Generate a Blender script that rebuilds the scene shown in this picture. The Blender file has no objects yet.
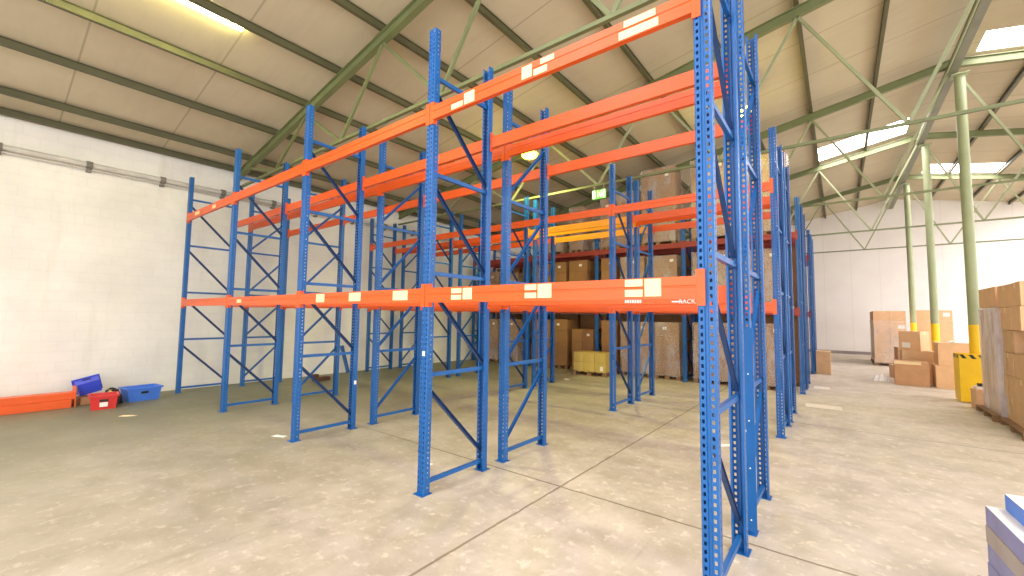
import bpy, math, random
from mathutils import Vector, Matrix, Euler
random.seed(7)
SC = bpy.context.scene
COL = SC.collection
PI = math.pi

# ------------------------------------------------------------------ helpers
def lin(c):
    return tuple(((v/255)/12.92 if v/255 <= .04045 else (((v/255)+.055)/1.055)**2.4) for v in c)

class MB:
    def __init__(s): s.v = []; s.f = []
    def quad(s, a, b, c, d):
        n = len(s.v); s.v += [tuple(a), tuple(b), tuple(c), tuple(d)]; s.f.append((n, n+1, n+2, n+3)); return s
    def poly(s, pts):
        n = len(s.v); s.v += [tuple(p) for p in pts]; s.f.append(tuple(range(n, n+len(pts)))); return s
    def box(s, x0, x1, y0, y1, z0, z1, M=None):
        n = len(s.v)
        P = [Vector(p) for p in ((x0,y0,z0),(x1,y0,z0),(x1,y1,z0),(x0,y1,z0),(x0,y0,z1),(x1,y0,z1),(x1,y1,z1),(x0,y1,z1))]
        if M is not None: P = [M @ p for p in P]
        s.v += [tuple(p) for p in P]
        s.f += [tuple(n+i for i in q) for q in ((0,3,2,1),(4,5,6,7),(0,1,5,4),(1,2,6,5),(2,3,7,6),(3,0,4,7))]
        return s
    def taper(s, w0, d0, w1, d1, z0, z1, cx=0, cy=0):          # frustum: bottom w0 x d0, top w1 x d1
        n = len(s.v)
        for (w, d, z) in ((w0, d0, z0), (w1, d1, z1)):
            s.v += [(cx-w/2,cy-d/2,z),(cx+w/2,cy-d/2,z),(cx+w/2,cy+d/2,z),(cx-w/2,cy+d/2,z)]
        s.f += [tuple(n+i for i in q) for q in ((0,3,2,1),(4,5,6,7),(0,1,5,4),(1,2,6,5),(2,3,7,6),(3,0,4,7))]
        return s
    def tube(s, p0, p1, r0, r1=None, n=10, caps=True):
        r1 = r0 if r1 is None else r1
        p0, p1 = Vector(p0), Vector(p1); d = (p1-p0).normalized()
        a = d.cross(Vector((0,0,1)) if abs(d.z) < .9 else Vector((1,0,0))).normalized(); b = d.cross(a)
        k = len(s.v)
        for (p, r) in ((p0, r0), (p1, r1)):
            for i in range(n):
                t = 2*PI*i/n; s.v.append(tuple(p + a*r*math.cos(t) + b*r*math.sin(t)))
        for i in range(n):
            j = (i+1) % n; s.f.append((k+i, k+n+i, k+n+j, k+j))
        if caps: s.f.append(tuple(k+i for i in range(n))); s.f.append(tuple(k+n+i for i in reversed(range(n))))
        return s
    def bar(s, p0, p1, w, h, up=(0,0,1)):                      # rectangular bar between two points
        p0, p1 = Vector(p0), Vector(p1); d = (p1-p0).normalized()
        a = d.cross(Vector(up)).normalized(); b = a.cross(d).normalized()
        n = len(s.v)
        for p in (p0, p1):
            for (i, j) in ((-1,-1),(1,-1),(1,1),(-1,1)): s.v.append(tuple(p + a*w/2*i + b*h/2*j))
        s.f += [tuple(n+i for i in q) for q in ((0,1,2,3),(7,6,5,4),(0,4,5,1),(1,5,6,2),(2,6,7,3),(3,7,4,0))]
        return s
    def extrude(s, prof, x0, x1):                               # closed (y,z) profile along x
        n = len(s.v); k = len(prof)
        for x in (x0, x1): s.v += [(x, y, z) for (y, z) in prof]
        for i in range(k): j = (i+1) % k; s.f.append((n+i, n+k+i, n+k+j, n+j))
        s.f.append(tuple(n+i for i in reversed(range(k)))); s.f.append(tuple(n+k+i for i in range(k)))
        return s
    def mesh(s, name, mat):
        me = bpy.data.meshes.new(name); me.from_pydata(s.v, [], s.f); me.update()
        if mat: me.materials.append(mat)
        return me
    def build(s, name, mat, parent=None, loc=None, rot=None, bevel=0, smooth=False):
        o = link(name, s.mesh(name, mat), parent, loc, rot)
        if bevel:
            b = o.modifiers.new('b', 'BEVEL'); b.width = bevel; b.segments = 2; b.limit_method = 'ANGLE'
        if smooth:
            for p in o.data.polygons: p.use_smooth = True
        return o

def link(name, me, parent=None, loc=None, rot=None):
    o = bpy.data.objects.new(name, me); COL.objects.link(o)
    if parent is not None: o.parent = parent
    if loc is not None: o.location = loc
    if rot is not None: o.rotation_euler = rot if not isinstance(rot, (int, float)) else (0, 0, rot)
    return o
def tag(o, label, cat, group=None):
    o['label'] = label; o['category'] = cat
    if group: o['group'] = group
    return o
def thing(name, label, cat, loc=(0,0,0), rot=0, group=None):
    return tag(link(name, None, None, loc, rot), label, cat, group)
def struct(o, label=None):
    o['kind'] = 'structure'
    if label: o['label'] = label
    return o

# ------------------------------------------------------------------ materials
class NT:
    def __init__(s, name):
        s.m = bpy.data.materials.new(name); s.m.use_nodes = True; s.t = s.m.node_tree
        s.p = s.t.nodes['Principled BSDF']; s.out = s.t.nodes['Material Output']
        s.tc = s.t.nodes.new('ShaderNodeTexCoord')
    def n(s, typ, **kw):
        nd = s.t.nodes.new(typ)
        for k, v in kw.items(): setattr(nd, k, v)
        return nd
    def l(s, a, b): s.t.links.new(a, b)
    def noise(s, scale, detail=4, rough=.55, vec=None, mapping=None):
        nd = s.n('ShaderNodeTexNoise'); nd.inputs['Scale'].default_value = scale
        nd.inputs['Detail'].default_value = detail; nd.inputs['Roughness'].default_value = rough
        src = vec or s.tc.outputs['Object']
        if mapping:
            mp = s.n('ShaderNodeMapping'); mp.inputs['Scale'].default_value = mapping; s.l(src, mp.inputs['Vector']); src = mp.outputs[0]
        s.l(src, nd.inputs['Vector']); return nd.outputs['Fac']
    def ramp(s, fac, stops):
        r = s.n('ShaderNodeValToRGB'); e = r.color_ramp.elements
        while len(e) < len(stops): e.new(.5)
        for el, (p, c) in zip(e, stops): el.position = p; el.color = (*c, 1) if len(c) == 3 else c
        s.l(fac, r.inputs[0]); return r.outputs[0]
    def math(s, op, a, b=None, c=None):
        m = s.n('ShaderNodeMath', operation=op)
        for i, v in enumerate((a, b, c)):
            if v is None: continue
            if isinstance(v, (int, float)): m.inputs[i].default_value = v
            else: s.l(v, m.inputs[i])
        return m.outputs[0]
    def mix(s, fac, a, b, typ='MIX'):
        m = s.n('ShaderNodeMix', data_type='RGBA', blend_type=typ)
        for k, v in ((0, fac), (6, a), (7, b)):
            if isinstance(v, (int, float)): m.inputs[k].default_value = v
            elif isinstance(v, tuple): m.inputs[k].default_value = (*v, 1)
            else: s.l(v, m.inputs[k])
        return m.outputs[2]
    def bump(s, h, strength=.2, dist=.01):
        b = s.n('ShaderNodeBump'); b.inputs['Strength'].default_value = strength; b.inputs['Distance'].default_value = dist
        s.l(h, b.inputs['Height']); s.l(b.outputs[0], s.p.inputs['Normal'])
    def sep(s, vec=None):
        x = s.n('ShaderNodeSeparateXYZ'); s.l(vec or s.tc.outputs['Object'], x.inputs[0]); return x.outputs

def mat(name, rgb, rough=.5, metal=0, var=.12, scale=6, bump=0, spec=.5, dirt=None, stretch=None):
    t = NT(name); c = lin(rgb)
    f = t.noise(scale, 5, .6, mapping=stretch)
    a = tuple(v*(1-var) for v in c); b = tuple(min(1, v*(1+var)) for v in c)
    col = t.ramp(f, [(.3, a), (.7, b)])
    if dirt:
        g = t.noise(scale*3.1, 6, .7, mapping=stretch)
        k = t.ramp(g, [(.56, (0,0,0)), (.68, (1,1,1))])
        col = t.mix(t.math('MULTIPLY', k, dirt[1]), col, lin(dirt[0]))
    t.l(col, t.p.inputs['Base Color'])
    t.p.inputs['Roughness'].default_value = rough; t.p.inputs['Metallic'].default_value = metal
    t.p.inputs['Specular IOR Level'].default_value = spec
    if bump: t.bump(f, bump, .02)
    return t.m
def emit(name, rgb, strength):
    t = NT(name); c = lin(rgb)
    f = t.noise(3, 2)
    t.l(t.ramp(f, [(.2, tuple(v*.93 for v in c)), (.8, c)]), t.p.inputs['Emission Color'])
    t.p.inputs['Base Color'].default_value = (*c, 1)
    t.p.inputs['Emission Strength'].default_value = strength
    return t.m
def film(name, rgb, opac=.35):
    t = NT(name); t.p.inputs['Base Color'].default_value = (*lin(rgb), 1)
    t.p.inputs['Roughness'].default_value = .18
    f = t.noise(4, 4, .55, mapping=(1, 1, .4)); t.bump(f, .6, .04)
    tr = t.n('ShaderNodeBsdfTransparent'); mx = t.n('ShaderNodeMixShader')
    g = t.noise(2.2, 4, .6, mapping=(1.3, 1.3, .5))
    k = t.ramp(g, [(.4, (opac*.5,)*3), (.74, (min(1, opac*1.7),)*3)])
    t.l(k, mx.inputs[0]); t.l(tr.outputs[0], mx.inputs[1]); t.l(t.p.outputs[0], mx.inputs[2]); t.l(mx.outputs[0], t.out.inputs[0])
    return t.m

M = {}
M['blue']    = mat('blue_paint', (8, 90, 162), .38, 0, .12, 3, dirt=((18, 74, 130), .35))
M['blueshade']    = mat('shaded_blue_brace', (12, 54, 106), .42, 0, .12, 3)  # rack blue darkened to hold the shade inside the brace channels
M['orange']  = mat('orange_paint', (228, 86, 12), .38, 0, .08, 2.5, dirt=((200, 66, 20), .3), stretch=(.6, 3, 3))
M['yellowbeam'] = mat('yellow_beam_paint', (246, 160, 22), .4, 0, .08, 2.5)
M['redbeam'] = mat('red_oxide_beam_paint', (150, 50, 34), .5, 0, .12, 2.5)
M['sticker'] = mat('sticker_paper', (246, 226, 170), .6, 0, .12, 40, stretch=(1, 1, 4))
M['green']   = mat('olive_steel_paint', (112, 120, 76), .5, 0, .12, 2)
M['rod']     = mat('lit_olive_rod', (146, 152, 112), .5, 0, .1, 2)  # olive steel colour lightened to hold the daylight on the rods
M['purlin']  = mat('dark_olive_purlin', (88, 86, 56), .55, 0, .12, 2)
M['ridge']   = mat('grey_green_ridge_steel', (120, 122, 104), .5, 0, .12, 2)
M['pale']    = mat('pale_green_column', (154, 164, 122), .45, 0, .08, 3)
M['safety']  = mat('safety_yellow_paint', (250, 204, 8), .42, 0, .06, 4)
M['black']   = mat('black_paint', (26, 24, 22), .5, 0, .1, 5)
M['carton']  = mat('carton_board', (214, 174, 130), .75, 0, .1, 4, bump=.08)
M['carton2'] = mat('carton_board_dark', (192, 144, 102), .78, 0, .1, 4, bump=.08)
M['carton3'] = mat('carton_board_orange', (228, 182, 136), .75, 0, .08, 4, bump=.08)
M['carton4'] = mat('carton_board_yellow', (204, 176, 90), .75, 0, .12, 4, bump=.1)
M['cartonback'] = mat('carton_board_shade', (156, 112, 68), .75, 0, .12, 3, bump=.08)  # carton brown darkened to carry the dimness of the back rows
M['tape']    = mat('cream_tape', (240, 214, 160), .35, 0, .05, 8)
M['paper']   = mat('white_paper', (244, 240, 232), .6, 0, .05, 9)
M['mark']    = mat('pale_floor_strip', (232, 222, 208), .6, 0, .12, 9)
M['wood']    = mat('pallet_wood', (138, 104, 70), .8, 0, .25, 6, bump=.2, stretch=(1, 6, 6))
M['darkwood']= mat('dark_wood', (86, 58, 38), .8, 0, .25, 8)
M['film']    = film('stretch_film', (238, 234, 232), .26)
M['film2']   = film('lilac_stretch_film', (240, 234, 240), .8)
M['pipe']    = mat('grey_pipe', (206, 202, 194), .4, 0, .12, 4)
M['bracket'] = mat('grey_bracket', (120, 114, 106), .5)
M['plasticblue'] = mat('blue_plastic', (66, 122, 226), .35, 0, .1, 4)
M['plasticviolet'] = mat('violet_blue_plastic', (58, 78, 214), .32, 0, .1, 4)
M['plasticred'] = mat('red_plastic', (216, 48, 42), .35, 0, .1, 4)
M['boxblue'] = mat('blue_carton_print', (72, 132, 232), .45, 0, .1, 5)
M['boxgrey'] = mat('grey_carton_print', (168, 156, 150), .5, 0, .1, 5)
M['boxlilac']= mat('lilac_carton_print', (134, 136, 184), .5, 0, .1, 5)
M['lamp']    = emit('lamp_tube_glow', (255, 250, 160), 42)
M['lampY']   = emit('lamp_bowl_glow', (255, 240, 70), 9)
M['sky']     = emit('skylight_fill_glow', (255, 246, 252), 14)
M['exitw']   = emit('exit_sign_white', (226, 255, 196), 1.3)
M['exitg']   = emit('exit_sign_green', (96, 176, 60), .8)
M['lampbody']= mat('lamp_housing', (190, 190, 180), .5)

def floor_mat():
    t = NT('concrete_floor'); ob = t.tc.outputs['Object']; x = t.sep(ob)
    n1 = t.noise(.35, 5, .6); n2 = t.noise(2.4, 8, .65); n3 = t.noise(9, 8, .7)
    c = t.ramp(n1, [(.32, lin((192, 181, 163))), (.68, lin((217, 206, 190)))])
    c = t.mix(t.math('MULTIPLY', t.ramp(n2, [(.38, (1,1,1)), (.58, (0,0,0))]), .42), c, lin((150, 138, 108)))
    c = t.mix(t.math('MULTIPLY', t.ramp(n3, [(.54, (0,0,0)), (.64, (1,1,1))]), .55), c, lin((236, 226, 206)))
    # tyre scuffs running along the aisles
    sc = t.noise(1.1, 6, .7, mapping=(3.2, .35, 1))
    c = t.mix(t.math('MULTIPLY', t.ramp(sc, [(.6, (0,0,0)), (.74, (1,1,1))]), .3), c, lin((120, 108, 84)))
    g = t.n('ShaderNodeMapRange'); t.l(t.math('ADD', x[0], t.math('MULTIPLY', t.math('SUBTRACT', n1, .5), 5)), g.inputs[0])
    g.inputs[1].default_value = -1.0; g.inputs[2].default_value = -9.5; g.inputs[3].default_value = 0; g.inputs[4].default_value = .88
    c = t.mix(g.outputs[0], c, lin((106, 109, 80)))  # olive dirt plus painted dimness, deepening toward the left wall
    def joint(o, off, per, w):
        m = t.math('PINGPONG', t.math('ADD', o, off), per/2)
        return t.math('LESS_THAN', m, w)
    wob = t.math('MULTIPLY', t.math('SUBTRACT', t.noise(5, 3), .5), .03)
    jx = joint(t.math('ADD', x[0], wob), 1.81, 40, .013); jy = joint(t.math('ADD', x[1], wob), -1.1, 5.13, .013)
    fade = t.n('ShaderNodeMapRange'); t.l(x[0], fade.inputs[0]); fade.inputs[1].default_value = -7.5; fade.inputs[2].default_value = -3.5
    jy = t.math('MULTIPLY', jy, fade.outputs[0])
    j = t.math('MAXIMUM', jx, jy)
    c = t.mix(t.math('MULTIPLY', j, .75), c, lin((112, 98, 74)))
    t.l(c, t.p.inputs['Base Color'])
    t.l(t.ramp(n2, [(.3, (.42,)*3), (.7, (.62,)*3)]), t.p.inputs['Roughness'])
    t.p.inputs['Specular IOR Level'].default_value = .35
    t.bump(t.math('SUBTRACT', t.math('MULTIPLY', n3, .3), j), .25, .01)
    return t.m
def brick_mat(name, rgb, per=1, swap=True, bump=.35):
    t = NT(name); x = t.sep()
    cmb = t.n('ShaderNodeCombineXYZ'); t.l(x[1] if swap else x[0], cmb.inputs[0]); t.l(x[2], cmb.inputs[1])
    b = t.n('ShaderNodeTexBrick'); t.l(cmb.outputs[0], b.inputs['Vector'])
    b.inputs['Scale'].default_value = 1; b.inputs['Brick Width'].default_value = .46*per; b.inputs['Row Height'].default_value = .2*per
    b.inputs['Mortar Size'].default_value = .008
    n = t.noise(.7, 6, .6); n2 = t.noise(1.6, 5, .6, mapping=(1, 1.4, .25))
    c0 = lin(rgb); d = tuple(v*.86 for v in c0)
    c = t.ramp(n, [(.35, d), (.65, c0)])
    c = t.mix(t.math('MULTIPLY', t.ramp(n2, [(.58, (0,0,0)), (.75, (1,1,1))]), .25), c, lin((196, 184, 146)))
    c = t.mix(t.math('MULTIPLY', b.outputs['Fac'], .12), c, tuple(v*.6 for v in c0))
    t.l(c, t.p.inputs['Base Color']); t.p.inputs['Roughness'].default_value = .7
    t.bump(t.math('SUBTRACT', t.math('MULTIPLY', n, .3), b.outputs['Fac']), bump, .01)
    return t.m
def panel_mat():
    t = NT('white_panel_wall'); x = t.sep()
    m = t.math('LESS_THAN', t.math('PINGPONG', x[0], .6), .012)
    n = t.noise(.5, 5, .6)
    c = t.ramp(n, [(.35, lin((240, 234, 228))), (.65, lin((248, 244, 238)))])
    c = t.mix(t.math('MULTIPLY', m, .2), c, lin((170, 160, 156)))
    t.l(c, t.p.inputs['Base Color']); t.p.inputs['Roughness'].default_value = .6
    return t.m
def ceil_mat():
    t = NT('roof_lining_board'); x = t.sep()
    m = t.math('LESS_THAN', t.math('PINGPONG', t.math('ADD', x[1], .45), .815), .014)
    n = t.noise(.45, 5, .6); n2 = t.noise(2.5, 5, .6, mapping=(.3, 2.5, 1))
    c = t.ramp(n, [(.3, lin((192, 180, 150))), (.7, lin((208, 196, 166)))])
    c = t.mix(t.math('MULTIPLY', t.ramp(n2, [(.5, (0,0,0)), (.75, (1,1,1))]), .2), c, lin((164, 154, 122)))
    c = t.mix(t.math('MULTIPLY', m, .5), c, lin((130, 118, 92)))
    t.l(c, t.p.inputs['Base Color']); t.p.inputs['Roughness'].default_value = .75
    return t.m

# ------------------------------------------------------------------ dimensions (metres), X along the racking, Y into the hall
XW, XR, YF, YB = -11.68, 2.95, 26.9, -9.0
XE = 2*XR - XW
def R(x): return 8.13 - .19*abs(x - XR)
SHEET = .21
TY = [1.1 + 5.13*i for i in range(-2, 5)]

# shell
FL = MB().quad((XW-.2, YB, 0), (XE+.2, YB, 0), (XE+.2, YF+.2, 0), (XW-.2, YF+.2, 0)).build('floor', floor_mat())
struct(FL, 'beige concrete warehouse floor with saw cut joints')
wl = MB().box(XW-.2, XW, YB, YF, 0, R(XW)+SHEET).build('wall_left', brick_mat('white_painted_brick', (250, 247, 236)))
struct(wl, 'white painted brick wall on the left')
wb = MB()
for (y0, y1) in ((YF, YF+.2),):
    n = len(wb.v)
    pr = [(XW-.2, 0), (XE+.2, 0), (XE+.2, R(XE)+SHEET), (XR, R(XR)+SHEET), (XW-.2, R(XW)+SHEET)]
    wb.v += [(x, y0, z) for x, z in pr] + [(x, y1, z) for x, z in pr]
    wb.f += [(n, n+1, n+2, n+3, n+4), tuple(n+5+i for i in (4, 3, 2, 1, 0))] + [(n+i, n+5+i, n+5+(i+1) % 5, n+(i+1) % 5) for i in range(5)]
struct(wb.build('wall_back', panel_mat()), 'white panelled gable wall at the far end')
struct(MB().box(XW-.2, -6.5, YB-.2, YB, 0, R(-6.5)).build('shade_wall_front', brick_mat('white_painted_brick_front', (236, 230, 216), swap=False)))  # unseen part wall added behind the camera to dim the left side
bb = MB().box(XW-.0, XE, YF-.03, YF, 0, .16)
struct(bb.build('baseboard_back', mat('grey_skirting', (150, 140, 136), .6)))
# roof with openings for skylights and added fill panels
def roof_side(sgn, holes):
    m = MB(); ys = sorted({YB, YF+.2} | {h[2] for h in holes} | {h[3] for h in holes})
    x_out = XW-.2 if sgn < 0 else XE+.2
    for y0, y1 in zip(ys[:-1], ys[1:]):
        hs = [h for h in holes if h[2] <= y0 and h[3] >= y1]
        a, b = min(x_out, XR), max(x_out, XR); cuts = [a]
        for h in hs: cuts += [h[0], h[1]]
        cuts.append(b)
        for i in range(0, len(cuts), 2):
            u, v = cuts[i], cuts[i+1]
            m.quad((u, y0, R(u)+SHEET), (u, y1, R(u)+SHEET), (v, y1, R(v)+SHEET), (v, y0, R(v)+SHEET))
    return m
HL = [(.15, 2.6, 14.95, 16.4)]
HR = [(3.38, 5.9, 10.5, 11.4), (3.6, 5.8, 20.6, 21.9)]
FILL_L = [(-3.9, -1.3, -5.6, -2.2), (-9.0, -6.9, -8.5, -5.5), (-10.6, -6.8, -5.3, -3.4)]; FILL_R = [(3.4, 5.9, -2.5, 0.9), (8.5, 11.0, 3.0, 6.0), (8.5, 12.0, 12, 16), (8.5, 10.5, 18, 25.5)]  # unseen panels added out of frame to brighten floor and walls
roof = roof_side(-1, HL+FILL_L); r2 = roof_side(1, HR+FILL_R); n = len(roof.v); roof.v += r2.v; roof.f += [tuple(n+i for i in f) for f in r2.f]
struct(roof.build('ceiling', ceil_mat()), 'beige lined pitched warehouse roof')
for i, h in enumerate(HL + HR + FILL_L + FILL_R):
    o = MB().quad((h[0], h[2], R(h[0])+SHEET+.02), (h[0], h[3], R(h[0])+SHEET+.02), (h[1], h[3], R(h[1])+SHEET+.02), (h[1], h[2], R(h[1])+SHEET+.02)).build('window_or_fill_%d' % (i+1), M['sky'])
    struct(o, 'bright translucent roof skylight or added fill panel')

# purlins
ORD = ['first', 'second', 'third', 'fourth', 'fifth', 'sixth', 'seventh', 'eighth', 'ninth', 'tenth', 'eleventh']
px = [-11.55, -10.8, -9.36, -8.0, -6.72, -5.35, -3.95, -2.6, -1.2, .16, 1.53]
for side in (-1, 1):
    for i, x in enumerate(px):
        X = x if side < 0 else 2*XR - x
        if side > 0 and i < 5: continue
        m = MB(); z0 = R(X)+.075; s = .19*(1 if X < XR else -1)
        # lipped channel: web plus two flanges
        m.box(X-.005, X+.005, YB, YF, z0, z0+.13).box(X-.035, X+.035, YB, YF, z0-.008, z0).box(X-.035, X+.035, YB, YF, z0+.115, z0+.12)
        o = m.build('purlin', M['purlin'])
        tag(o, ('%s olive roof purlin up from the left wall, running the length of the hall' % ORD[i]) if side < 0 else
               ('olive roof purlin right of the ridge, %s one down from the ridge beam' % ORD[10-i]), 'purlin', 'roof purlins')
# ridge beam
m = MB().box(2.88, 3.04, YB, YF, 8.02, 8.05).box(2.90, 2.94, YB, YF, 7.84, 8.02).box(2.88, 3.04, YB, YF, 7.82, 7.84)
t = thing('ridge_beam', 'grey green steel ridge beam running along the roof over the columns', 'beam')
m.build('channel', M['ridge'], t)
MB().tube((2.85, YB, 7.84), (2.85, YF, 7.84), .026).build('conduit', M['pale'], t)

# trusses
def truss(y, label):
    t = thing('roof_truss', label, 'truss', (0, y, 0), 0, 'roof trusses')
    m = MB()
    for sgn in (-1, 1):
        xo = XW if sgn < 0 else XE
        P = lambda x, dz: Vector((x, 0, R(x)+dz))
        m.bar(P(xo, -.12), P(XR, -.12), .11, .014, up=(0,0,1)); m.bar(P(xo, .06), P(XR, .06), .11, .014); m.bar(P(xo, -.03), P(XR, -.03), .012, .18)
    m.build('rafter', M['green'], t)
    MB().bar((XW, 0, 5.03), (XE, 0, 5.03), .055, .05).build('tie_chord', M['green'], t)
    top = [.17, -2.6, -5.35, -8.0]; bot = [1.6, -1.2, -3.9, -6.6, -9.36]
    seq = [(XR, R(XR)-.12)]
    for i in range(5):
        seq.append((bot[i], 5.03))
        if i < 4: seq.append((top[i], R(top[i])-.12))
    seq.append((-10.8, R(-10.8)-.12))
    for sgn in (-1, 1):
        for a, b in zip(seq[:-1], seq[1:]):
            f = lambda q: (q[0] if sgn < 0 else 2*XR-q[0], 0, q[1])
            MB().bar(f(a), f(b), .05, .045, up=(0,1,0)).build('web_rod', M['green' if y < 3 else 'rod'], t)
TL = {2: 'olive roof truss nearest the camera, crossing above the front racking', 3: 'second roof truss back, its tie rod lit beside the round lamp',
      4: 'third roof truss back, meeting the nearest column', 5: 'fourth roof truss back, meeting the middle column', 6: 'farthest roof truss, meeting the farthest column'}
for i in range(2, 7): truss(TY[i], TL[i])

# columns
def column(y, label, guard):
    x = 3.075
    t = thing('support_column', label, 'column', (x, y, 0), 0, 'hall columns')
    MB().tube((0, 0, 1.77), (0, 0, R(x)-.36), .1, n=20).build('shaft', M['pale'], t, smooth=False)
    MB().box(-.16, .16, -.16, .16, R(x)-.36, R(x)-.34).build('cap_plate', M['pale'], t)
    MB().tube((0, 0, 0), (0, 0, 1.77), .104, n=20).build('painted_sleeve', M['safety'], t)
    if guard:
        g = MB().box(-.33, .39, -.3, -.28, .02, 1.1).box(-.33, .39, .28, .3, .02, 1.1).box(-.33, -.31, -.28, .28, .02, 1.1).box(.37, .39, -.28, .28, .02, 1.1).build('guard', M['safety'], t, bevel=.008)
        s = MB()
        for k in range(5):
            a = -.32+k*.15
            s.quad((a+.05, -.304, 1.0), (a+.12, -.304, 1.0), (a+.06, -.304, 1.09), (a-.01 if k else a, -.304, 1.09))
        for k in range(4):
            a = -.27+k*.15
            s.quad((-.334, a+.05, 1.0), (-.334, a+.12, 1.0), (-.334, a+.06, 1.09), (-.334, a-.01, 1.09))
        s.build('hazard_stripe', M['black'], g)
column(TY[4], 'nearest pale green column, in a yellow box guard with black stripes', True)
column(TY[5], 'middle pale green column, its yellow foot rising behind the cartons', False)
column(TY[6], 'farthest pale green column with yellow foot by wrapped cartons', False)

# ------------------------------------------------------------------ racking
L, D, G, A, H = 2.8, .971, .318, 2.648, 4.953
ROWY = {}
y = 0
for i in range(1, 9):
    ROWY[i] = y; y += D + (G if i % 2 else A)
HOLE_P = .05
def perforated(name):
    """upright post: omega channel, web facing -y, two columns of slots, holes in the flanks"""
    w, d = .053, .078
    # path (x, y) with flags: 0 solid, (hole height)
    pts = [(-.035, d), (-w, d), (-w, .052), (-w, .040), (-w, .006), (-w+.006, 0), (-.038, 0), (-.022, 0), (-.013, 0), (-.008, .009),
           (.008, .009), (.013, 0), (.022, 0), (.038, 0), (w-.006, 0), (w, .006), (w, .040), (w, .052), (w, d), (.035, d)]
    holes = {2: .014, 6: .024, 12: .024, 16: .014}
    m = MB()
    for i, (a, b) in enumerate(zip(pts[:-1], pts[1:])):
        if i not in holes:
            m.quad((*a, 0), (*b, 0), (*b, H), (*a, H)); continue
        hh = holes[i]; z = 0.0; k = 0
        z1 = .06
        while True:
            e = min(z1, H)
            m.quad((*a, z), (*b, z), (*b, e), (*a, e))
            if e >= H: break
            z = z1 + hh; z1 = z + HOLE_P - hh
            if z >= H: break
    return m.mesh(name, M['blue'])
POST = perforated('upright_post')
PLATE = MB().box(-.07, .07, -.035, .10, 0, .006).mesh('base_plate', M['blue'])
BEAMP = [(-.012, -.075), (.038, -.075), (.038, .045), (.018, .045), (.018, .075), (-.012, .075), (-.012, .016), (-.007, .012), (-.007, .004), (-.012, 0)]
def beam_mesh(mt, LL=L):
    return MB().extrude(BEAMP, -LL/2+.056, LL/2-.056).mesh('load_beam', M[mt])
BM = {k: beam_mesh(k) for k in ('orange', 'yellowbeam', 'redbeam')}
BMS = {k: beam_mesh(k, L-.055) for k in ('orange', 'yellowbeam', 'redbeam')}
def conn(mt):
    m = MB()
    for s in (1,):
        # plate with slots on post face + return on the flank
        m.box(.004, .055, -.010, -.003, -.12, .12)
        m.box(.055, .06, -.010, .045, -.12, .12)
        for k in range(4):
            z = -.09+k*.06
            m.box(.024, .034, -.0125, -.0095, z-.008, z+.008)
    return m.mesh('end_connector', M[mt])
CN = {k: conn(k) for k in ('orange', 'yellowbeam', 'redbeam')}
def mirror_mesh(me, name):
    v = [(-p.co.x, p.co.y, p.co.z) for p in me.vertices]; f = [tuple(reversed(p.vertices)) for p in me.polygons]
    k = bpy.data.meshes.new(name); k.from_pydata(v, [], f); k.materials.append(me.materials[0]); return k
CNM = {k: mirror_mesh(v, 'end_connector') for k, v in CN.items()}
HZ = [.11, 1.2, 2.27, 3.35, 4.43]
DG = [(.22, 1.07), (1.26, 2.12), (2.34, 3.24), (3.42, 4.28)]
HB = MB().bar((0, .05, 0), (0, D-.05, 0), .034, .042, up=(0,0,1)).mesh('horizontal_brace', M['blue'])
def channel(p0, p1, w, h, mt, name):
    p0, p1 = Vector(p0), Vector(p1); d = (p1-p0).normalized(); a = Vector((1,0,0)); b = a.cross(d).normalized()
    m = MB()
    for (u0, u1, v0, v1) in ((-w/2, -w/2+.004, -h/2, h/2), (-w/2+.004, w/2, -h/2, -h/2+.004), (-w/2+.004, w/2, h/2-.004, h/2)):
        n = len(m.v)
        for p in (p0, p1):
            for (u, v) in ((u0, v0), (u1, v0), (u1, v1), (u0, v1)): m.v.append(tuple(p + a*u + b*v))
        m.f += [tuple(n+i for i in q) for q in ((0,1,2,3),(7,6,5,4),(0,4,5,1),(1,5,6,2),(2,6,7,3),(3,7,4,0))]
    return m.mesh(name, M[mt])
def dmesh(z0, z1):  # low at rear
    return channel((0, .055, z1), (0, D-.055, z0), .03, .042, 'blueshade', 'diagonal_brace')
DM = [dmesh(*d) for d in DG]
def dmesh2(z0, z1):
    return channel((0, .055, z0), (0, D-.055, z1), .03, .042, 'blue', 'diagonal_brace')
DM2 = [dmesh2(*d) for d in DG]
L1, L2 = 2.03, 3.99

def rack(row, label, cols, dx, colour, levels=(L1, L2)):
    y = ROWY[row]; a0 = -.055 if row < 3 else 0.
    t = thing('pallet_rack', label, 'pallet rack', (dx, y, 0), 0, 'pallet racking rows')
    beams = {}
    for c in cols:
        x = -L*c if c else a0
        for (yy, rz) in ((0, 0), (D, PI)):
            p = link('upright_post', POST, t, (x, yy, 0), (0, 0, rz))
            link('base_plate', PLATE, p, (0, 0, 0))
        for z in HZ: link('horizontal_brace', HB, t, (x, 0, z))
        for me in (DM if row % 2 else DM2): link('diagonal_brace', me, t, (x, 0, 0))
    for c in cols[:-1]:
        xa, xb = (-L*c if c else a0), -L*(c+1); x = (xa+xb)/2; LL = xa-xb; sx = (LL-.112)/(L-.112)
        for side, (yy, rz) in enumerate(((0, 0), (D, PI))):
            for lv, z in enumerate(levels):
                k = colour(c, side, lv)
                b = link('load_beam', BM[k] if c or not a0 else BMS[k], t, (x, yy, z), (0, 0, rz))
                link('end_connector', CN[k], b, (-LL/2, 0, .0))
                link('end_connector', CNM[k], b, (LL/2, 0, .0))
                beams[(c, side, lv)] = b
    return t, beams
col_o = lambda c, s, l: 'orange'
r1, b1 = rack(1, 'empty blue and orange racking row nearest the camera, cream stickers on its front beams', [0,1,2,3,4], 0, col_o)
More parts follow.
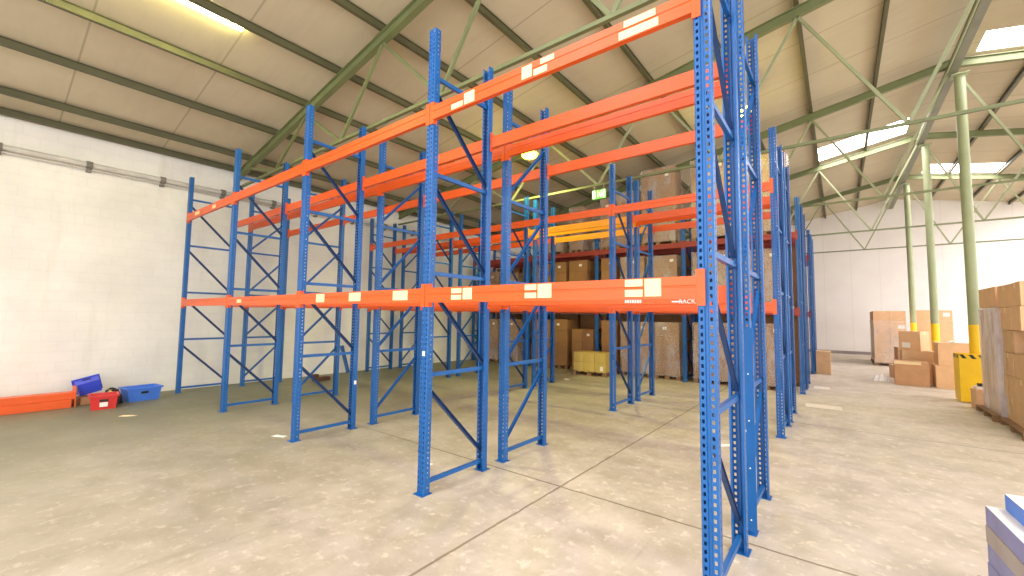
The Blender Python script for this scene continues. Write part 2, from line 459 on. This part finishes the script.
r2, b2 = rack(2, 'empty racking row standing back to back behind the nearest one', [0,1,2,3,4], 0, col_o)
r3, b3 = rack(3, 'empty racking row across the first aisle, orange front beams and one yellow rear beam', [0,1,2,3,4], -.155, lambda c, s, l: 'yellowbeam' if (c == 1 and s == 1 and l == 1) else 'orange')
r4, b4 = rack(4, 'empty racking row directly facing the carton loads, with two yellow beams', [0,1,2,3,4], -.155, lambda c, s, l: 'yellowbeam' if (c == 1 and l == 1) else 'orange')
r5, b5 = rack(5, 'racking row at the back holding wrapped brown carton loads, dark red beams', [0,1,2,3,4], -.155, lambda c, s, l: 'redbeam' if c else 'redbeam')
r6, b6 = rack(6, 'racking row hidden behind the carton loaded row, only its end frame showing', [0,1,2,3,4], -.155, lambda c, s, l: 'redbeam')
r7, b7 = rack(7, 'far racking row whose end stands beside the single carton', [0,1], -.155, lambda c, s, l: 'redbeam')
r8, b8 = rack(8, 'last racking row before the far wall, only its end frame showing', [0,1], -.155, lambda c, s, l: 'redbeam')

def post_sticker(rk, x, y, z):
    p = min((o for o in rk.children if o.name.startswith('upright_post')), key=lambda o: abs(o.location.x-x)+abs(o.location.y-y))
    sg = -1 if p.rotation_euler.z < 1 else 1
    q = MB().box(-.02, .02, -.004, -.001, z, z+.05)
    if sg > 0: q = MB().box(-.057, -.0535, .02, .06, z, z+.06)
    q.build('label_sticker', M['paper'], p)['label'] = 'small white sticker'
p = min((o for o in r2.children if o.name.startswith('upright_post')), key=lambda o: abs(o.location.x)+abs(o.location.y))
q = MB().box(-.054, .072, -.010, -.003, .03, 1.75).build('post_protector', M['blue'], p)
q['label'] = 'solid blue protector plate over the lower post'
m = MB()
for z in (.12, .13+.42, .95, 1.35):
    for x in (-.012, .03): m.tube((x, -.009, z), (x, -.014, z), .006, n=8)
m.build('bolt_heads', M['paper'], p)
post_sticker(r1, -2.8, 0, 1.4); post_sticker(r1, -5.6, D, .7); q = MB().tube((-.01, -.010, .86), (-.01, -.012, .86), .018, n=12).build('label_sticker', M['paper'], p); q['label'] = 'small white round sticker'
# stickers on the front beams (local x measured from the beam centre)
def sticker(beam, xc, x0, x1, z0, z1):
    o = MB().box(x0-xc, x1-xc, -.0145, -.0125, z0, z1).build('label_sticker', M['sticker'], beam)
    o['label'] = 'cream paper label sticker'
    return o
B = b1[(0, 0, 0)]; xc = -1.4275
for s in ((-.60, -.47, .018, .068), (-.60, -.47, -.055, -.005), (-.455, -.34, -.055, .068), (-1.50, -1.38, .018, .066), (-1.50, -1.38, -.05, -.004), (-1.365, -1.23, -.05, .066), (-2.40, -2.26, .012, .06), (-2.40, -2.26, -.05, -.004), (-2.24, -2.12, -.05, .06)): sticker(B, xc, *s)
B = b1[(1, 0, 0)]; xc = -4.2
for s in ((-5.06, -4.84, -.05, .06), (-4.24, -3.98, -.045, .06), (-3.34, -3.08, -.045, .06)): sticker(B, xc, *s)
B = b1[(2, 0, 0)]; xc = -7.0
for s in ((-7.9, -7.7, -.03, .03),): sticker(B, xc, *s)
B = b1[(0, 0, 1)]; xc = -1.4275
for s in ((-2.46, -2.30, -.06, -.005), (-2.28, -2.14, -.06, .055), (-1.56, -1.45, -.055, .06), (-1.43, -1.29, -.06, -.005), (-1.36, -1.22, .018, .066),
          (-.60, -.36, .018, .07), (-.64, -.34, -.066, -.004)): sticker(B, xc, *s)
B = b1[(3, 0, 1)]; xc = -9.8
for s in ((-10.6, -10.3, -.03, .04), (-9.5, -9.3, -.04, .03)): sticker(B, xc, *s)
# white maker lettering on the inner beam (only "RACK" can be read)
def text(body, size, mt, parent, loc, rot):
    c = bpy.data.curves.new('t', 'FONT'); c.body = body; c.size = size; c.extrude = .0004; c.align_x = 'CENTER'; c.align_y = 'CENTER'
    o = bpy.data.objects.new('t', c); COL.objects.link(o)
    me = bpy.data.meshes.new_from_object(o.evaluated_get(bpy.context.evaluated_depsgraph_get()))
    bpy.data.objects.remove(o); me.materials.clear(); me.materials.append(mt)
    return link('lettering', me, parent, loc, rot)
B = b1[(0, 1, 0)]    # rear beam, rotated by pi: local x = -(X + 1.4), inner face at local y=+.038
text('RACK', .054, M['paper'], B, (-(-.43+1.4275),   .0395, -.057), (PI/2, 0, PI))
m = MB()
for i in range(7): m.box(-(-1.0+i*.024+1.4275)-.016, -(-1.0+i*.024+1.4275), .0382, .0392, -.065, -.02 + (.008 if i % 3 == 0 else 0))
m.box(-(-.56+1.4275)-.09, -(-.56+1.4275), .0382, .0392, -.062, -.05)
m.build('lettering', M['paper'], B)

# ------------------------------------------------------------------ cartons, pallets, loads
def pallet_mb(w, d):
    m = MB()
    for i in range(3):
        yy = -d/2 + i*(d-.1)/2
        m.box(-w/2, w/2, yy, yy+.1, 0, .018)
        for k in range(3):
            xx = -w/2 + k*(w-.12)/2; m.box(xx, xx+.12, yy, yy+.1, .018, .1)
    n = max(5, int(w/.17))
    for i in range(n):
        xx = -w/2 + i*(w-.1)/(n-1); m.box(xx, xx+.1, -d/2, d/2, .1, .122)
    return m
def carton_mb(w, d, h):
    m = MB(); m.box(-w/2, w/2, -d/2, d/2, 0, h); return m
def carton(parent, loc, size, rot=0, mt='carton', tape=True, label=None, flap=False):
    w, d, h = size
    o = carton_mb(w, d, h).build('carton', M[mt], parent, loc, rot, bevel=.006)
    if tape:
        tp = MB().box(-w/2-.001, w/2+.001, -.03, .03, h-.0002, h+.0012)
        tp.box(-w/2-.0015, -w/2, -.03, .03, h-.09, h+.001).box(w/2, w/2+.0015, -.03, .03, h-.09, h+.001)
        tp.build('packing_tape', M['tape'], o)
    if label:
        lx, lz, lw, lh = label
        MB().box(lx-lw/2, lx+lw/2, -d/2-.002, -d/2-.0006, lz-lh/2, lz+lh/2).build('shipping_label', M['paper'], o)
    return o
def loose(name, lab, loc, size, rot=0, mt='carton', **k):
    o = carton(None, loc, size, rot, mt, **k); o.name = name; tag(o, lab, 'box', 'loose cartons on the floor'); return o

def load(x0, x1, y0, y1, zb, top, label, mt='carton2', film_on=True, nx=None, group='wrapped pallet loads in the racks', lab=True, hrow=.36):
    w, d = x1-x0, y1-y0
    t = thing('pallet_load', label, 'pallet load', ((x0+x1)/2, (y0+y1)/2, zb), 0, group)
    pallet_mb(w, d).build('pallet', M['wood'], t)
    hh = top-zb-.124; nz = max(1, round(hh/hrow)); ch = hh/nz; nx = nx or max(1, round(w/.55)); cw = (w-.04)/nx
    for k in range(nz):
        for i in range(nx):
            j = random.uniform(-.006, .006)
            c = carton(t, (-w/2+.02+cw*(i+.5)+j, random.uniform(-.006, .006), .124+k*ch), (cw-.008, d-.05, ch-.004), 0, mt, tape=False,
                       label=((random.uniform(-.1, .1), ch*.55, .11, .08) if (lab and k == nz-1 and i == nx//2) else None))
    if film_on:
        h = top-zb
        f = MB(); a, b = w/2+.004, d/2+.004
        ring = []
        for (p, q) in (((-a, -b), (a, -b)), ((a, -b), (a, b)), ((a, b), (-a, b)), ((-a, b), (-a, -b))):
            f.quad((*p, .1), (*q, .1), (*q, h+.004), (*p, h+.004))
        f.build('stretch_film', M['film'], t)
    return t
Y5 = ROWY[5]; yA, yB = Y5+.12, Y5+D-.08
ZS = {0: 0, 1: L1+.075, 2: L2+.075}
LOADS = [ # x0, x1, level, top
 (-11.1, -10.1, 0, 1.7), (-10.0, -9.1, 0, 1.7), (-8.4, -7.66, 0, 1.72), (-7.56, -6.92, 0, 1.74), (-6.78, -5.92, 0, 1.42), (-5.66, -5.1, 0, 1.73), (-4.96, -3.98, 0, 1.70), (-3.88, -3.12, 0, 1.70), (-2.75, -1.55, 0, 1.72), (-1.45, -.4, 0, 1.72),
 (-11.1, -10.1, 1, 3.6), (-10.0, -9.1, 1, 3.5), (-8.4, -7.68, 1, 3.76), (-7.6, -6.98, 1, 3.79), (-6.9, -6.14, 1, 3.8), (-5.66, -5.1, 1, 3.8), (-4.96, -4.16, 1, 3.78), (-4.08, -3.16, 1, 3.74), (-2.75, -1.55, 1, 3.76), (-1.45, -.4, 1, 3.7),
 (-8.4, -7.1, 2, 5.1), (-6.86, -6.3, 2, 5.7), (-5.66, -5.2, 2, 5.8), (-5.1, -4.34, 2, 5.9), (-4.26, -3.2, 2, 6.5), (-2.75, -1.55, 2, 6.5), (-1.45, -.36, 2, 6.3)]
BAY = lambda x: 'nearest the aisle' if x > -3 else ('second from aisle' if x > -5.8 else ('third from aisle' if x > -8.6 else 'by the left wall'))
cnt = {}
for (x0, x1, lv, top) in LOADS:
    cnt.setdefault((BAY(x0), lv), []).append((x0, x1, top))
for (bay, lv), ls in cnt.items():
    names = {1: ['only'], 2: ['left', 'right'], 3: ['left', 'middle', 'right']}[len(ls)]
    for nm, (x0, x1, top) in zip(names, sorted(ls)):
        lb = 'carton load, %s one %s in back rack bay %s' % (nm, ('at floor level', 'on lower beams', 'on top beams')[lv], bay)
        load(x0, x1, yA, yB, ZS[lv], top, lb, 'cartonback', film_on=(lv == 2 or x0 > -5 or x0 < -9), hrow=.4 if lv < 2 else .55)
for c in range(4):  # carton loads added behind the back rack so its gaps stay dark
    xl = -.155-L*c-.1; xr = -.155-L*(c+1)+.1
    for lv, top in ((0, 1.945), (1, 3.905)):
        for k, (p, q) in enumerate(((xr, (xl+xr)/2-.03), ((xl+xr)/2+.03, xl))):
            load(p, q, ROWY[6]+.06, ROWY[6]+D-.1, ZS[lv], top, 'added gap-darkening carton load behind the back rack, %s %s, bay %s' % (('left', 'right')[k], ('at floor', 'on lower beams')[lv], BAY(p)), 'cartonback', film_on=False, lab=False, hrow=.55)
# low yellowish carton block in front of the back rack
t = thing('pallet_load', 'low yellowish carton block on a pallet standing in the aisle before the back rack', 'pallet load', (-5.62, 9.36, 0), math.radians(3), 'pallet loads on the floor')
pallet_mb(1.12, .72).build('pallet', M['wood'], t)
for i in range(3):
    for k in range(2):
        carton(t, (-.36+i*.36, 0, .124+k*.3), (.352, .66, .296), 0, 'carton4', tape=False, label=((.05, .12, .1, .14) if (i == 2 and k == 0) else None))

# right-hand pallets near the aisle
def big_pallet(loc, rot, label, wrapped):
    t = thing('pallet_load', label, 'pallet load', loc, rot, 'pallet loads on the floor')
    pallet_mb(1.3, 1.46 if not wrapped else 1.3).build('pallet', M['wood'], t)
    return t
PX = 3.45
t = big_pallet((PX, 9.42, 0), 0, 'tall carton load wrapped in lilac film, beside the striped column guard', True)
for k in range(6):
    for i in range(2):
        carton(t, (-.24+i*.58, 0, .124+k*.398), (.57, 1.16, .388), 0, 'carton3' if k > 4 else 'carton', tape=False)
f = MB()
a = .595; ox = .05
for (p, q) in (((-a, -a), (a, -a)), ((a, -a), (a, a)), ((a, a), (-a, a)), ((-a, a), (-a, -a))):
    f.quad((p[0]+ox, p[1], .06), (q[0]+ox, q[1], .06), (q[0]+ox, q[1], 2.11), (p[0]+ox, p[1], 2.11))
f.build('stretch_film', M['film2'], t)
t = big_pallet((PX+.03, 7.9, 0), math.radians(-2), 'tall stack of open brown cartons on a pallet at the right edge', False)
zz = .124
for k in range(6):
    h = .395
    for i in range(2):            # along y
        for j in range(2):        # along x
            yy = .36 - i*.72; xx = -.27 + j*.62
            if k == 3 and i == 1 and j == 0: continue
            rz = math.radians(random.uniform(-2.5, 2.5))
            carton(t, (xx+random.uniform(-.015, .015), yy, zz), (.60, .70, h-.006), rz, 'carton3' if k > 3 else 'carton', tape=(k == 5 or (k+i) % 2 == 0))
    zz += h
carton(t, (-.15, -.4, .124+3*.395), (.36, .5, .34), .1, 'tape', tape=False)
f = MB(); a = .645
f.quad((-.6, .72, .2), (-.6, .3, .2), (-.6, .4, 2.0), (-.6, .72, 2.0))
f.build('stretch_film', M['film'], t)

# small wrapped carton by the guard
o = loose('carton', 'small brown carton with torn film between the column guard and the wrapped load', (2.95, 10.35, 0), (.26, .3, .42), .1, 'carton3', tape=False)
MB().box(-.1, .1, -.1, .1, .42, .47).build('torn_film', M['paper'], o)
MB().box(-.05, .06, -.05, .06, .47, .53).build('black_cap', M['black'], o)['label'] = 'black plastic cap'

# mid cluster by the columns
o = loose('carton', 'front carton of the floor pile with a cream tape edge, ahead of the others', (2.2, 13.9, 0), (.72, .62, .68), -.05, 'carton2', tape=False)
MB().box(-.36, .2, -.313, -.311, .6, .675).box(-.36, .2, -.31, -.2, .68, .682).build('packing_tape', M['tape'], o)
loose('carton', 'tall carton standing behind the front carton of the pile', (2.44, 14.78, 0), (.74, .7, .95), 0, 'carton', tape=True)
loose('carton', 'orange brown carton with white label, topmost of the pile', (2.38, 14.78, .952), (.52, .5, .58), -.5, 'carton3', tape=True, label=(-.08, .16, .2, .16))
loose('carton', 'lower wide carton right of the pile, beside the striped guard', (3.1, 13.95, 0), (.85, .7, .62), 0, 'carton3', tape=True)
loose('carton', 'upper wide carton stacked right of the pile, plastic lying on it', (3.2, 13.97, .622), (.92, .7, .63), 0, 'carton3', tape=True)
loose('carton', 'small opened carton low at the left of the pile', (2.12, 15.7, 0), (.42, .42, .42), .3, 'carton3', tape=False)
loose('carton', 'small brown carton wedged between the pile and the wrapped block', (2.35, 16.6, 0), (.5, .45, .95), .15, 'carton2', tape=False)
loose('carton', 'single carton standing alone beside the far racking end', (.135, 15.3, 0), (.4, .55, .77), 0, 'carton', tape=True)

def crumple(name, label, loc, w, d, h, mt, group, rot=0, seed=1):
    rnd = random.Random(seed); m = MB(); nx, ny = 7, 6
    for j in range(ny):
        for i in range(nx):
            u, v = i/(nx-1)*2-1, j/(ny-1)*2-1
            e = max(0, 1-max(abs(u), abs(v))**2)
            m.v.append((u*w/2*(1+rnd.uniform(-.12, .12)), v*d/2*(1+rnd.uniform(-.15, .15)), .002 + h*e*rnd.uniform(.35, 1)))
    for j in range(ny-1):
        for i in range(nx-1): k = j*nx+i; m.f.append((k, k+1, k+nx+1, k+nx))
    return tag(m.build(name, M[mt], None, loc, rot), label, 'litter', group)
crumple('plastic_wrap', 'crumpled clear plastic lying on the upper wide carton', (3.3, 14.02, 1.256), .6, .5, .16, 'paper', None, .2, 3)
crumple('plastic_wrap', 'white crumpled wrapping on the floor left of the front carton', (1.56, 14.6, 0), .36, .8, .28, 'paper', None, .0, 4)

# large wrapped blocks behind
t = thing('pallet_load', 'long wrapped carton block at the back right, nearest the white far wall corner', 'pallet load', (2.22, 21.4, 0), 0, 'pallet loads on the floor')
pallet_mb(1.05, 2.6).build('pallet', M['wood'], t)
for k in range(5):
    for i in range(2):
        for j in range(3): carton(t, (-.25+i*.5, -.84+j*.84, .124+k*.425), (.495, .83, .42), 0, 'carton3' if k > 2 else 'carton', tape=False, label=((.1, .2, .2, .14) if (k == 3 and i == 1 and j == 0) else None))
f = MB(); a, b = .515, 1.28
for (p, q) in (((-a, -b), (a, -b)), ((a, -b), (a, b)), ((a, b), (-a, b)), ((-a, b), (-a, -b))): f.quad((*p, .08), (*q, .08), (*q, 1.85), (*p, 1.85))
f.build('stretch_film', M['film'], t)
t = thing('pallet_load', 'orange brown carton block behind the middle column, against the far wall', 'pallet load', (3.8, 23.0, 0), 0, 'pallet loads on the floor')
pallet_mb(1.15, 1.2).build('pallet', M['wood'], t)
for k in range(5):
    for i in range(2):
        carton(t, (-.285+i*.57, 0, .124+k*.44), (.565, 1.15, .435), 0, 'carton3', tape=False, label=((.1, .25, .2, .16) if (k == 4 and i == 1) else None))

# blue printed flat boxes at the lower right
RZ = math.radians(3.7)
t = thing('pallet', 'low wooden pallet under the blue boxes at the bottom right corner', 'pallet', (1.88, .95, 0), RZ)
pallet_mb(1.1, .92).build('deck', M['wood'], t)
lay = ['lowest one', 'second from the pallet', 'third from the pallet', 'just under the blue box']
mts = ['boxlilac', 'boxlilac', 'boxgrey', 'boxlilac']
for k in range(4):
    o = MB().box(-.5, .5, -.42, .42, 0, .1165).build('flat_box', M[mts[k]], None, (1.873+.004*(k % 2), .968, .1226+k*.1195), RZ, bevel=.005)
    if k == 3: MB().box(-.497, .497, -.417, .417, .1165, .119).box(-.4, -.38, -.417, .417, .1185, .12).build('lid', M['paper'], o)
    tag(o, 'flat %s box in the bottom right corner stack, %s' % ('grey brown' if mts[k] == 'boxgrey' else 'lilac', lay[k]), 'box', 'flat boxes at the bottom right')
o = MB().box(-.45, .45, -.2, .2, 0, .1).build('flat_box', M['boxblue'], None, (1.9, 1.165, .1226+4*.1195+.001), RZ, bevel=.004)
MB().box(-.448, .448, -.198, .198, .1, .104).build('lid', M['paper'], o)
tag(o, 'bright blue flat box with white lid, topmost of the bottom right stack', 'box', 'flat boxes at the bottom right')

# ------------------------------------------------------------------ left wall things
def lying_beams():
    for nm, lab, z, dy, yoff in (('load_beam', 'orange racking beam lying on the floor by the left wall, lower one', .0, 0, 0), ('load_beam', 'orange racking beam lying on top of another by the left wall', .152, .02, .04)):
        t = thing(nm, lab, 'racking beam', (-11.02+dy, -3.0+yoff, z), math.radians(90), 'beams lying by the left wall')
        P = [(-.20, .0), (.20, .0), (.20, .15), (-.20, .15)] if z == 0 else [(-.17, 0), (.17, 0), (.17, .09), (.06, .09), (.06, .13), (-.17, .13)]
        MB().extrude([(y_, z_+.001) for y_, z_ in P], -1.35, 1.33).build('box_section', M['orange'], t, bevel=.006)
        if z: 
            MB().box(1.33, 1.345, -.19, .19, -.15, .22).build('end_connector', M['orange'], t)
lying_beams()
def crate(name, label, loc, rot, w, d, h, mt, paper=False, rim=True, inner=.012):
    t = thing(name, label, 'crate', loc, rot)
    if isinstance(rot, tuple): t.rotation_mode = 'YXZ'
    m = MB(); w0, d0 = w*.86, d*.86
    # outer and inner shell of an open tapered bin
    def ring(a, b, z): return [(-a/2,-b/2,z),(a/2,-b/2,z),(a/2,b/2,z),(-a/2,b/2,z)]
    O0, O1, I1, I0 = ring(w0, d0, 0), ring(w, d, h), ring(w-2*inner, d-2*inner, h), ring(w0-2*inner, d0-2*inner, .012)
    for a, b in ((O0, O1), (O1, I1), (I1, I0)):
        for i in range(4): j = (i+1) % 4; m.quad(a[i], a[j], b[j], b[i])
    m.poly(list(reversed(O0))); m.poly(I0)
    body = m.build('body', M[mt], t)
    if rim:
        r = MB(); e = .018
        r.box(-w/2-e, w/2+e, -d/2-e, -d/2, h-.03, h+.004).box(-w/2-e, w/2+e, d/2, d/2+e, h-.03, h+.004).box(-w/2-e, -w/2, -d/2, d/2, h-.03, h+.004).box(w/2, w/2+e, -d/2, d/2, h-.03, h+.004)
        r.build('rim', M[mt], t)
    k = (w/2+w0/2)/2
    MB().box(w*.93/2-.0, w*.93/2+.012, -.06, .06, h*.55, h*.72).build('hand_grip', M['black'], t)
    if paper: MB().box(w*.93/2-.01, w*.93/2+.012, -.055, .055, h*.2, h*.5).build('paper_label', M['paper'], t)
    return t
# front faces look along +x, towards the camera
crate('storage_crate', 'wide bright blue plastic crate standing by the wall, right of the red one', (-10.85, -.67, 0), .12, .42, .56, .27, 'plasticblue')
crate('storage_bin', 'red plastic bin with a white paper label on its front', (-10.35, -1.3, 0), -.1, .34, .38, .26, 'plasticred', paper=True)
o = carton_mb(.36, .3, .14).build('carton', M['carton2'], None, (-11.16, -1.4, 0), .1, bevel=.004); tag(o, 'low grey brown carton under the tilted blue bin', 'box')
crate('storage_bin', 'violet blue plastic bin tipped on its side on a low carton by the wall', (-11.1, -1.4, .305), (math.radians(15), math.radians(-80), 0), .27, .37, .26, 'plasticviolet')
t = thing('cloth_bag', 'small black and yellow bag slumped behind the red bin', 'bag', (-10.72, -1.13, 0))
m = MB(); rnd = random.Random(5)
def lump(m, c, rx, ry, rz, n=12, k=6, seed=1):
    rr = random.Random(seed); b = len(m.v)
    for j in range(k+1):
        ph = PI/2*j/k
        for i in range(n):
            th = 2*PI*i/n; q = 1+rr.uniform(-.1, .1)
            m.v.append((c[0]+rx*math.cos(ph)*math.cos(th)*q, c[1]+ry*math.cos(ph)*math.sin(th)*q, c[2]+rz*math.sin(ph)*q))
    for j in range(k):
        for i in range(n): m.f.append((b+j*n+i, b+j*n+(i+1) % n, b+(j+1)*n+(i+1) % n, b+(j+1)*n+i))
    return m
lump(MB(), (0, 0, 0), .16, .17, .3, seed=3).build('body', M['black'], t)
lump(MB(), (.05, -.04, .02), .13, .12, .25, seed=4).build('yellow_panel', M['carton4'], t)
# leaning offcut, wood scrap
o = MB().bar((-11.62, 4.2, .84), (-11.42, 4.33, .02), .1, .07, up=(0,1,0)).build('steel_offcut', M['blue']); tag(o, 'short blue steel offcut leaning against the left wall', 'offcut')
o = MB().box(-.1, .1, -.22, .22, 0, .1).box(-.04, .08, -.3, -.14, .1, .2).build('wood_scrap', M['darkwood'], None, (-10.6, 3.05, 0), .2, bevel=.01); tag(o, 'dark brown wood scrap on the floor near the left wall', 'scrap')
# pipe along the left wall
t = thing('wall_pipe', 'grey pipe run with couplings fixed high on the left wall', 'pipe', (XW, 0, 4.84))
MB().tube((.11, YB, 0), (.11, 14, 0), .055, n=14).tube((.08, YB, -.085), (.08, 14, -.085), .02, n=8).build('pipe', M['pipe'], t)
for i in range(-4, 9):
    yy = .79+1.2*i
    MB().tube((.11, yy-.05, 0), (.11, yy+.05, 0), .075, n=14).box(0, .11, yy-.04, yy+.04, -.14, -.07).build('coupling', M['bracket'], t)
# conduit drop behind the racks
# ------------------------------------------------------------------ litter
LIT = [((-6.0, .0), .22, .09, 'white paper scrap on the floor left of the third front post', .4, 'paper'), ((-9.22, -1.14), .24, .07, 'tan card scrap on the floor in front of the red bin', .9, 'tape'),
       ((-4.35, 1.38), .1, .06, 'white paper scrap behind the back to back frames', .2, 'paper'), ((-3.4, .62), .14, .05, 'thin white scrap left of the second front post', 1.2, 'paper'),
       ((-5.75, 7.9), .16, .1, 'paper scrap in the far aisle before the yellow carton block', .2, 'paper'), ((-.75, 3.9), .2, .1, 'small pale scrap on the floor joint beyond the front rack', .8, 'paper')]
for i, (p, w, d, lab, rz, mt) in enumerate(LIT): crumple('paper_scrap', lab, (p[0], p[1], 0), w, d, .02, mt, 'paper scraps', rz, 20+i)
# pale flat strips on the floor at the rack ends
for (x0, x1, y0, y1, lab) in ((-.02, .6, 8.05, 8.5, 'pale flat strip on the floor at the fourth racking row end'), (.0, .35, 11.1, 11.6, 'pale flat strip on the floor at the loaded row end')):
    o = MB().box(-(x1-x0)/2, (x1-x0)/2, -(y1-y0)/2, (y1-y0)/2, 0, .003).build('floor_strip', M['mark'], None, ((x0+x1)/2, (y0+y1)/2, .001), .04); tag(o, lab, 'floor marking')

# ------------------------------------------------------------------ lamps and exit sign
t = thing('strip_light', 'long fluorescent strip light glowing under the left roof', 'light', (-6.9, -1.62, 6.43))
MB().box(-.06, .06, -1.15, 1.15, .06, .12).build('housing', M['lampbody'], t)
MB().tube((0, -1.12, .0), (0, 1.12, .0), .042, n=12).build('tube', M['lamp'], t)
for yy in (-.9, .9): MB().tube((0, yy, .12), (.1, yy, .3), .012, n=6).build('hanger', M['lampbody'], t)
def highbay(loc, label):
    t = thing('high_bay_lamp', label, 'light', loc)
    m = MB(); n = 20
    prof = [(.22, .02), (.2, .08), (.15, .17), (.08, .22), (.08, .36), (.03, .38)]
    for (r, z) in prof:
        for i in range(n): a = 2*PI*i/n; m.v.append((r*math.cos(a), r*math.sin(a), z))
    for j in range(len(prof)-1):
        for i in range(n): m.f.append((j*n+i, j*n+(i+1) % n, (j+1)*n+(i+1) % n, (j+1)*n+i))
    m.build('reflector', M['lampbody'], t)
    d = MB()
    for j, (ra, za, rb, zb) in enumerate(((.02, -.1, .12, -.085), (.12, -.085, .19, -.045), (.19, -.045, .215, .02))):
        for i in range(n):
            c0, s0, c1, s1 = math.cos(2*PI*i/n), math.sin(2*PI*i/n), math.cos(2*PI*(i+1)/n), math.sin(2*PI*(i+1)/n)
            d.quad((ra*c0, ra*s0, za), (rb*c0, rb*s0, zb), (rb*c1, rb*s1, zb), (ra*c1, ra*s1, za))
    d.build('diffuser', M['lampY'], t)
    MB().tube((0, 0, .37), (0, 0, R(loc[0])+.1-loc[2]), .012, n=6).build('hanger', M['lampbody'], t)
    return t
highbay((-5.55, 5.65, 5.98), 'round glowing high bay lamp seen beyond the second racking row')
highbay((-1.12, 8.46, 6.95), 'high bay lamp mostly hidden behind the nearest rack end frame')
t = thing('exit_sign', 'small lit green and white exit sign hanging from the roof tie rod', 'sign', (-3.87, 6.21, 4.68))
MB().box(-.17, .17, -.02, .02, 0, .22).build('panel', M['exitg'], t)
m = MB().box(-.165, -.09, -.023, -.0205, .015, .205)           # door
m.box(-.03, -.012, -.023, -.0205, .02, .2)                      # bar
m.box(.012, .03, -.023, -.0205, .06, .16).poly([(.035, -.0225, .03), (.07, -.0225, .03), (.095, -.0225, .12), (.075, -.0225, .15), (.05, -.0225, .11)])  # runner
m.tube((.07, -.021, .175), (.07, -.0235, .175), .02, n=10)
m.box(.11, .165, -.023, -.0205, .015, .205)
m.build('pictogram', M['exitw'], t)
for xx in (-.12, .12): MB().tube((xx, 0, .22), (xx, 0, .34), .006, n=6).build('hanger', M['lampbody'], t)

# ------------------------------------------------------------------ light
w = bpy.data.worlds.new('world'); SC.world = w; w.use_nodes = True
bg = w.node_tree.nodes['Background']; bg.inputs[0].default_value = (*lin((250, 250, 252)), 1); bg.inputs[1].default_value = 2.6
def area(name, loc, rot, sx, sy, power, rgb):
    d = bpy.data.lights.new(name, 'AREA'); d.shape = 'RECTANGLE'; d.size = sx; d.size_y = sy; d.energy = power; d.color = lin(rgb)
    o = bpy.data.objects.new(name, d); COL.objects.link(o); o.location = loc; o.rotation_euler = rot; return o

for loc in ((-5.55, 5.65, 5.98), (-1.12, 8.46, 6.95)):
    d = bpy.data.lights.new('high_bay_light', 'POINT'); d.energy = 30; d.color = lin((255, 244, 120)); d.shadow_soft_size = .1
    o = bpy.data.objects.new('high_bay_light', d); COL.objects.link(o); o.location = (loc[0], loc[1], loc[2]-.24)
    d = bpy.data.lights.new('high_bay_beam', 'SPOT'); d.energy = 380 if loc[0] < -3 else 130; d.color = lin((250, 246, 150)); d.shadow_soft_size = .12; d.spot_size = math.radians(150); d.spot_blend = .6
    o = bpy.data.objects.new('high_bay_beam', d); COL.objects.link(o); o.location = (loc[0], loc[1], loc[2]-.22)

# ------------------------------------------------------------------ camera
f_px, yaw, pitch, roll = 419.205, -.66317, .06718, .01334
C0 = Vector((.62048, -2.90469, 1.82498))
fw = Vector((math.sin(yaw), math.cos(yaw), 0)); rt = Vector((math.cos(yaw), -math.sin(yaw), 0)); up = Vector((0, 0, 1))
f2 = fw*math.cos(pitch) + up*math.sin(pitch); u2 = up*math.cos(pitch) - fw*math.sin(pitch)
r3 = rt*math.cos(roll) + u2*math.sin(roll); u3 = u2*math.cos(roll) - rt*math.sin(roll)
cam = bpy.data.cameras.new('camera'); cam.lens = f_px*36/1024; cam.sensor_width = 36; cam.clip_start = .05; cam.clip_end = 200
co = bpy.data.objects.new('camera', cam); COL.objects.link(co)
m4 = Matrix((r3, u3, -f2)).transposed().to_4x4(); m4.translation = C0; co.matrix_world = m4
SC.camera = co
SC.view_settings.view_transform = 'Standard'; SC.view_settings.look = 'None'
SC.view_settings.exposure = 0.42; SC.view_settings.gamma = 1.06
